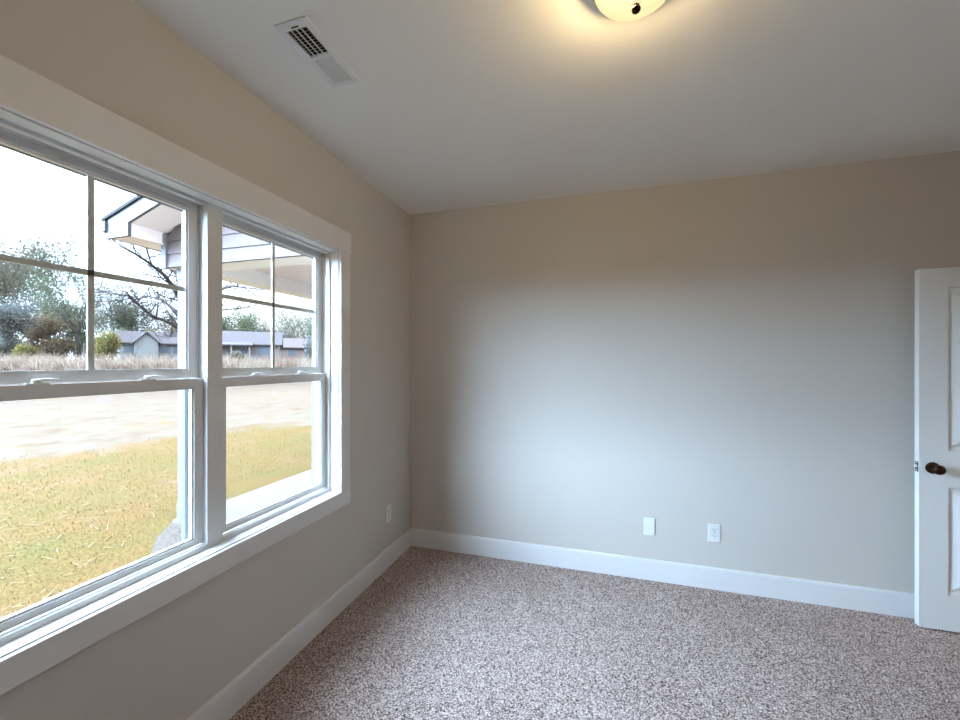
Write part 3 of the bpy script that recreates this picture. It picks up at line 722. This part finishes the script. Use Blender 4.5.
def bush(name, label, u, depth, top_v, width_px, leaf, n_leaf=1400, leaf_size=0.2, seed=1, base_v=None):
    rs = np.random.default_rng(seed)
    x, y, z = at(u, depth); Ht = EYE.z + (CY - top_v)/F_PX*depth - z; rad = width_px/F_PX*depth/2
    root = thing(name, label, 'bush', (x, y, z))
    st = MB()
    for k in range(14):
        a = rs.uniform(0, 6.28); q = (x + math.cos(a)*rad*0.5*rs.random(), y + math.sin(a)*rad*0.5*rs.random(), z + Ht*rs.uniform(0.5, 0.8))
        st.tube((x + 0.1*math.cos(a), y + 0.1*math.sin(a), z - 0.1), q, 0.05, 0.02, 5)
    obj('stems', st, M_bark, root, fix=False)
    n_leaf *= 3; leaf_size *= 0.7
    k = 12; cen = np.stack([x + rs.uniform(-.6, .6, k)*rad, y + rs.uniform(-.6, .6, k)*rad, z + Ht*rs.uniform(0.3, 0.72, k)], 1)
    d = rs.normal(size=(n_leaf, 3)); d /= np.linalg.norm(d, axis=1, keepdims=True)
    c = cen[rs.integers(0, k, n_leaf)] + d*(rs.random((n_leaf, 1))**0.4)*np.array([rad*0.45, rad*0.45, Ht*0.3])
    c[:, 2] = np.maximum(c[:, 2], z + 0.1)
    a = rs.normal(size=(n_leaf, 3)); a /= np.linalg.norm(a, axis=1, keepdims=True); b = np.cross(a, rs.normal(size=(n_leaf, 3))); b /= np.linalg.norm(b, axis=1, keepdims=True)
    s = leaf_size*rs.uniform(0.5, 1.2, (n_leaf, 1))
    v = np.stack([c - a*s, c + b*s*0.5, c + a*s, c - b*s*0.5], 1)
    mb = MB(); mb.v = v.reshape(-1, 3).tolist(); mb.f = np.arange(4*n_leaf).reshape(-1, 4).tolist()
    obj('foliage', mb, LEAF[leaf], root, fix=False)
    return root

# ------------------------------------------------------------------ houses across the field
M_hwall = mat('pale_blue_house_wall', mul(srgb(188, 196, 202), OUT), 0.8)
M_hgrey = mat('grey_house_wall', mul(srgb(172, 164, 166), OUT), 0.8)
M_hbrick = mat('dusty_pink_house_wall', mul(srgb(176, 158, 154), OUT), 0.85)
M_hroof = mat('mauve_grey_roof', mul(srgb(126, 112, 116), OUT*0.7), 0.9)
M_hroof2 = mat('pinkish_roof', mul(srgb(146, 126, 124), OUT*0.75), 0.9)
M_hwin = mat('house_window_glass', srgb(84, 96, 110), 0.25)
M_hwhite = mat('white_house_trim', mul(srgb(180, 180, 182), OUT), 0.7)
def house(label, u, depth, length, width, eave, ridge, yaw, wall_m, roof_m, windows=(), posts=(), gable=None, name='house'):
    x, y, z = at(u, depth)
    eave += 0.85; ridge += 0.85; windows = [(a, b, c + 0.85, d + 0.85) for a, b, c, d in windows]
    gable = gable and (gable[0], gable[1], gable[2] + 0.85, gable[3] + 0.85, gable[4])
    root = thing(name, label, 'house', (x, y, z))
    cs, sn = math.cos(yaw), math.sin(yaw)
    def T(p): return (x + cs*p[0] - sn*p[1], y + sn*p[0] + cs*p[1], z + p[2])
    def put(nm, mb, m, parent=root):
        mb.v = [T(p) for p in mb.v]; return obj(nm, mb, m, parent)
    l, w = length/2, width/2
    put('walls', MB().prism([(-w, -0.3), (w, -0.3), (w, eave), (0, ridge - 0.15), (-w, eave)], 0, -l, l), wall_m)
    rf = MB(); o_, t = 0.45, 0.16; sl = (ridge - eave)/w
    rf.prism([(-w - o_, eave - sl*o_), (0, ridge), (w + o_, eave - sl*o_), (w + o_, eave - sl*o_ + t), (0, ridge + t), (-w - o_, eave - sl*o_ + t)], 0, -l - o_, l + o_)
    put('roof', rf, roof_m)
    for a, b, c, d in windows:        # along length, half-width, z range; on the -y face
        f = put('window_frame', MB().box(a - b - 0.08, a + b + 0.08, -w - 0.04, -w, c - 0.08, d + 0.08), M_hwhite)
        put('window_pane', MB().box(a - b, a + b, -w - 0.06, -w - 0.03, c, d), M_hwin, f)
    for a in posts: put('porch_post', MB().box(a - 0.08, a + 0.08, -w - 1.3, -w - 1.14, -0.3, eave - 0.3), M_hwhite)
    if posts:
        put('porch_roof', MB().prism([(-w - 1.5, eave - 0.35), (-w, eave + 0.05), (-w, eave + 0.2), (-w - 1.5, eave - 0.2)], 0, min(posts) - 0.4, max(posts) + 0.4), roof_m)
    if gable:
        a, hw_, ev, rg, out = gable
        put('front_gable', MB().prism([(a - hw_, -0.3), (a + hw_, -0.3), (a + hw_, ev), (a, rg - 0.12), (a - hw_, ev)], 1, -w - out, 0), wall_m)
        s2 = (rg - ev)/hw_
        put('gable_roof', MB().prism([(a - hw_ - 0.3, ev - s2*0.3), (a, rg), (a + hw_ + 0.3, ev - s2*0.3), (a + hw_ + 0.3, ev - s2*0.3 + 0.14), (a, rg + 0.14), (a - hw_ - 0.3, ev - s2*0.3 + 0.14)], 1, -w - out - 0.3, 0), roof_m)
    return root
def face(u, depth, extra=0.0):
    x, y, z = at(u, depth); return math.atan2(-(EYE.x - x), (EYE.y - y)) + math.pi + extra
house('pale blue house with front gable and dark windows, beside the yellow green bush', 152, 60, 7.5, 6.0, 2.35, 3.9, face(152, 60, 0.1), M_hwall, M_hroof,
      windows=((1.2, 0.6, 0.9, 2.0), (2.7, 0.5, 0.9, 2.0), (-2.9, 0.4, 0.9, 2.0)), gable=(-1.0, 1.25, 2.4, 3.7, 1.2))
house('long grey house with white porch posts seen through the right-hand window', 240, 60, 10.5, 6.5, 2.3, 4.1, face(240, 60, -0.1), M_hgrey, M_hroof,
      windows=((-3.6, 0.7, 0.7, 1.9), (0.4, 0.6, 0.7, 1.9), (3.2, 0.8, 0.7, 1.9)), posts=(-4.6, -2.5, -0.6, 1.6))
house('dusty pink low house with pale roof at the far right of the field', 296, 76, 7.0, 6.0, 2.3, 3.9, face(296, 76, 0.15), M_hbrick, M_hroof2,
      windows=((-1.2, 0.6, 0.8, 1.9), (1.6, 0.7, 0.8, 1.9)))
# carport: flat white roof on slim posts
x, y, z = at(99, 57)
cp = thing('carport', 'low carport with flat white roof beside the pale blue house', 'carport', (x, y, z))
fa = face(99, 57)
def CPT(p): return (x + math.cos(fa)*p[0] - math.sin(fa)*p[1], y + math.sin(fa)*p[0] + math.cos(fa)*p[1], z + p[2])
mb = MB().box(-1.6, 1.6, -1.6, 1.6, 2.75, 2.95); mb.v = [CPT(p) for p in mb.v]; obj('roof', mb, M_hwhite, cp)
for a in (-1.5, 1.5):
    for b in (-1.5, 1.5):
        mb = MB().box(a - 0.06, a + 0.06, b - 0.06, b + 0.06, -0.2, 2.75); mb.v = [CPT(p) for p in mb.v]; obj('post', mb, M_hwhite, cp)

# ------------------------------------------------------------------ trees and bushes, each placed on its own
tree('tree', 'tall hazy grey green tree, leftmost behind the dry grass', 'tree', -6, 62, 234, 62, 'grey', 4200, 0.34, seed=11)
tree('tree', 'tall thin-leaved tree between the leftmost tree and the dark trunk', 'tree', 34, 76, 238, 60, 'grey', 5200, 0.40, seed=12)
tree('tree', 'tall bare-topped tree with dark trunk standing just left of the vertical muntin', 'tree', 79, 56, 246, 70, 'green', 1900, 0.26, seed=13, trunk_r=0.42, bark=M_bark_dark)
tree('tree', 'rounded blue grey tree low at the left end of the tree line', 'tree', 8, 49, 306, 50, 'blue', 2600, 0.3, seed=14, leaf_low=0.08)
tree('tree', 'dense dark green tree low beside the dark trunk', 'tree', 64, 74, 304, 44, 'green', 4800, 0.32, seed=15, leaf_low=0.08)
tree('tree', 'russet tinted small tree in the middle of the left upper pane', 'tree', 38, 54, 318, 40, 'russet', 2600, 0.27, seed=16, leaf_low=0.08)
tree('tree', 'grey leafless arching tree in the gap right of the muntin', 'tree', 112, 82, 270, 50, 'grey', 1500, 0.24, seed=17)
tree('tree', 'broad olive green tree standing behind the pale blue house', 'tree', 140, 89, 304, 70, 'green', 4200, 0.36, seed=18, leaf_low=0.1)
tree('tree', 'hazy green tree behind the yellow green bush', 'tree', 104, 106, 298, 50, 'grey', 3400, 0.36, seed=19, leaf_low=0.1)
tree('tree', 'small russet tree right of the pale blue house, beside the porch post', 'tree', 178, 74, 322, 40, 'russet', 2400, 0.3, seed=20, leaf_low=0.08)
def limb_tree():
    """nearer bare oak: its main limbs are laid out one by one, twigs grow from them"""
    R = random.Random(77); dep = 27.0; base = at(187, dep)
    root = thing('bare_tree', 'large nearer bare dark tree with wide branches reaching under the porch eave', 'tree', base)
    def pt(u, v, dd=0.0):
        d = dep + dd; x, y, _ = at(u, d); return Vector((x, y, EYE.z + (CY - v)/F_PX*d))
    tk = MB(); bx_ = MB(); tw = MB()
    trunk = [Vector(base) - Vector((0, 0, 0.2)), pt(186, 345), pt(183, 325), pt(182, 305)]
    for i in range(3): tk.tube(trunk[i], trunk[i+1], 0.40 - 0.05*i, 0.35 - 0.05*i, 8)
    limbs = [
        ([(182, 306, 0), (176, 290, -1), (164, 275, -2), (148, 262, -3), (132, 252, -4), (116, 242, -4)], 0.20),
        ([(182, 306, 0), (180, 285, 1), (172, 262, 2), (160, 250, 2), (146, 243, 3)], 0.19),
        ([(183, 322, 0), (172, 308, 1), (162, 300, 2), (148, 296, 3), (134, 300, 4), (124, 308, 4)], 0.18),
        ([(184, 332, 0), (168, 322, -2), (152, 316, -3), (140, 306, -3), (128, 296, -4), (112, 294, -4)], 0.16),
        ([(182, 306, 0), (184, 280, 0), (190, 255, 1), (192, 232, 1)], 0.19),
        ([(183, 318, 0), (196, 302, 0), (214, 292, -1), (232, 286, -2), (248, 288, -2)], 0.17),
        ([(183, 312, 0), (200, 290, 2), (218, 270, 3), (236, 258, 3)], 0.16),
        ([(184, 328, 0), (204, 316, 1), (222, 310, 2), (240, 308, 3)], 0.14),
        ([(185, 338, 0), (174, 336, 2), (160, 328, 3), (150, 330, 4)], 0.12),
    ]
    def twig(p, d, L, r, lv):
        q = p
        for i in range(3):
            d = (d + Vector((R.uniform(-.3, .3), R.uniform(-.3, .3), R.uniform(-.22, .25)))).normalized()
            q2 = q + d*L/3; tw.tube(q, q2, r, r*0.78, 4); q, r = q2, r*0.78
            if lv < 2:
                for _ in range(2 if lv == 0 else 1):
                    sd = Vector((R.uniform(-1, 1), R.uniform(-1, 1), R.uniform(-.5, .9))).normalized()
                    twig(q, (d*0.6 + sd).normalized(), L*0.6, r*0.62, lv + 1)
    for pts, r in limbs:
        P_ = [pt(*p) for p in pts]; n = len(P_) - 1
        for i in range(n):
            r0, r1 = 0.72*r*(1 - 0.75*i/n), 0.72*r*(1 - 0.75*(i+1)/n)
            bx_.tube(P_[i], P_[i+1], r0, r1, 6)
            for t in (0.3, 0.75):
                d = (P_[i+1] - P_[i]).normalized()
                for _ in range(2):
                    sd = Vector((R.uniform(-1, 1), R.uniform(-1, 1), R.uniform(-.4, 1))).normalized()
                    twig(P_[i].lerp(P_[i+1], t), (d*0.7 + sd*0.9).normalized(), R.uniform(0.9, 1.9), r1*0.42 + 0.012, 0)
        twig(P_[-1], (P_[-1] - P_[-2]).normalized(), 1.5, r*0.25, 0)
    obj('trunk', tk, M_bark_dark, root, fix=False); obj('branches', bx_, M_bark_dark, root, fix=False); obj('twigs', tw, M_bark_dark, root, fix=False)
limb_tree()
tree('tree', 'hazy green tree above the left end of the long grey house', 'tree', 226, 86, 314, 56, 'green', 3600, 0.36, seed=21, leaf_low=0.1)
tree('tree', 'pale grey tree rising behind the middle of the long grey house', 'tree', 256, 104, 322, 50, 'grey', 3000, 0.36, seed=22, leaf_low=0.1)
tree('tree', 'thin-leaved tree above the gap between the grey and pink houses', 'tree', 290, 90, 312, 58, 'green', 1700, 0.27, seed=23)
tree('tree', 'blue grey tree at the right edge of the right-hand window', 'tree', 318, 108, 318, 50, 'blue', 3600, 0.36, seed=24, leaf_low=0.08)
tree('tree', 'low hazy tree behind the dusty pink house', 'tree', 276, 130, 330, 70, 'blue', 3200, 0.4, seed=25, leaf_low=0.08)
for k_, (u_, d_, tv, wp, lf, lb_) in enumerate([
        (-4, 54, 338, 40, 'blue', 'low blue grey thicket at the left end behind the dry grass'),
        (20, 65, 334, 34, 'grey', 'low grey thicket under the leftmost trees'),
        (52, 55, 334, 36, 'russet', 'brownish thicket just left of the dark trunk'),
        (78, 74, 330, 40, 'green', 'green thicket behind the dark trunk'),
        (120, 66, 328, 36, 'grey', 'grey thicket left of the pale blue house'),
        (186, 68, 332, 36, 'russet', 'brownish thicket right of the pale blue house'),
        (210, 80, 334, 40, 'grey', 'grey thicket left of the long grey house'),
        (268, 88, 338, 30, 'blue', 'blue grey thicket between the grey and pink houses'),
        (320, 68, 334, 40, 'blue', 'blue grey thicket at the far right end')]):
    bush('bush', lb_, u_, d_, tv, wp, lf, 2200, 0.26, 60 + k_)
bush('bush', 'round yellow green bush next to the carport', 104, 51, 329, 26, 'yellow', 1500, 0.2, 31)
bush('bush', 'small golden bush at the foot of the russet tree', 28, 49, 342, 20, 'yellow', 900, 0.18, 32)
bush('bush', 'yellowish shrub showing over the roof of the pale blue house', 156, 68, 326, 26, 'yellow', 1200, 0.24, 33)
bush('bush', 'grey green shrub in front of the long grey house', 236, 52, 350, 18, 'grey', 900, 0.18, 34)
tree('bare_tree', 'small bare sapling in front of the pale blue house', 'tree', 135, 50, 336, 14, None, seed=41, levels=3, trunk_r=0.09, bark=M_bark_dark)
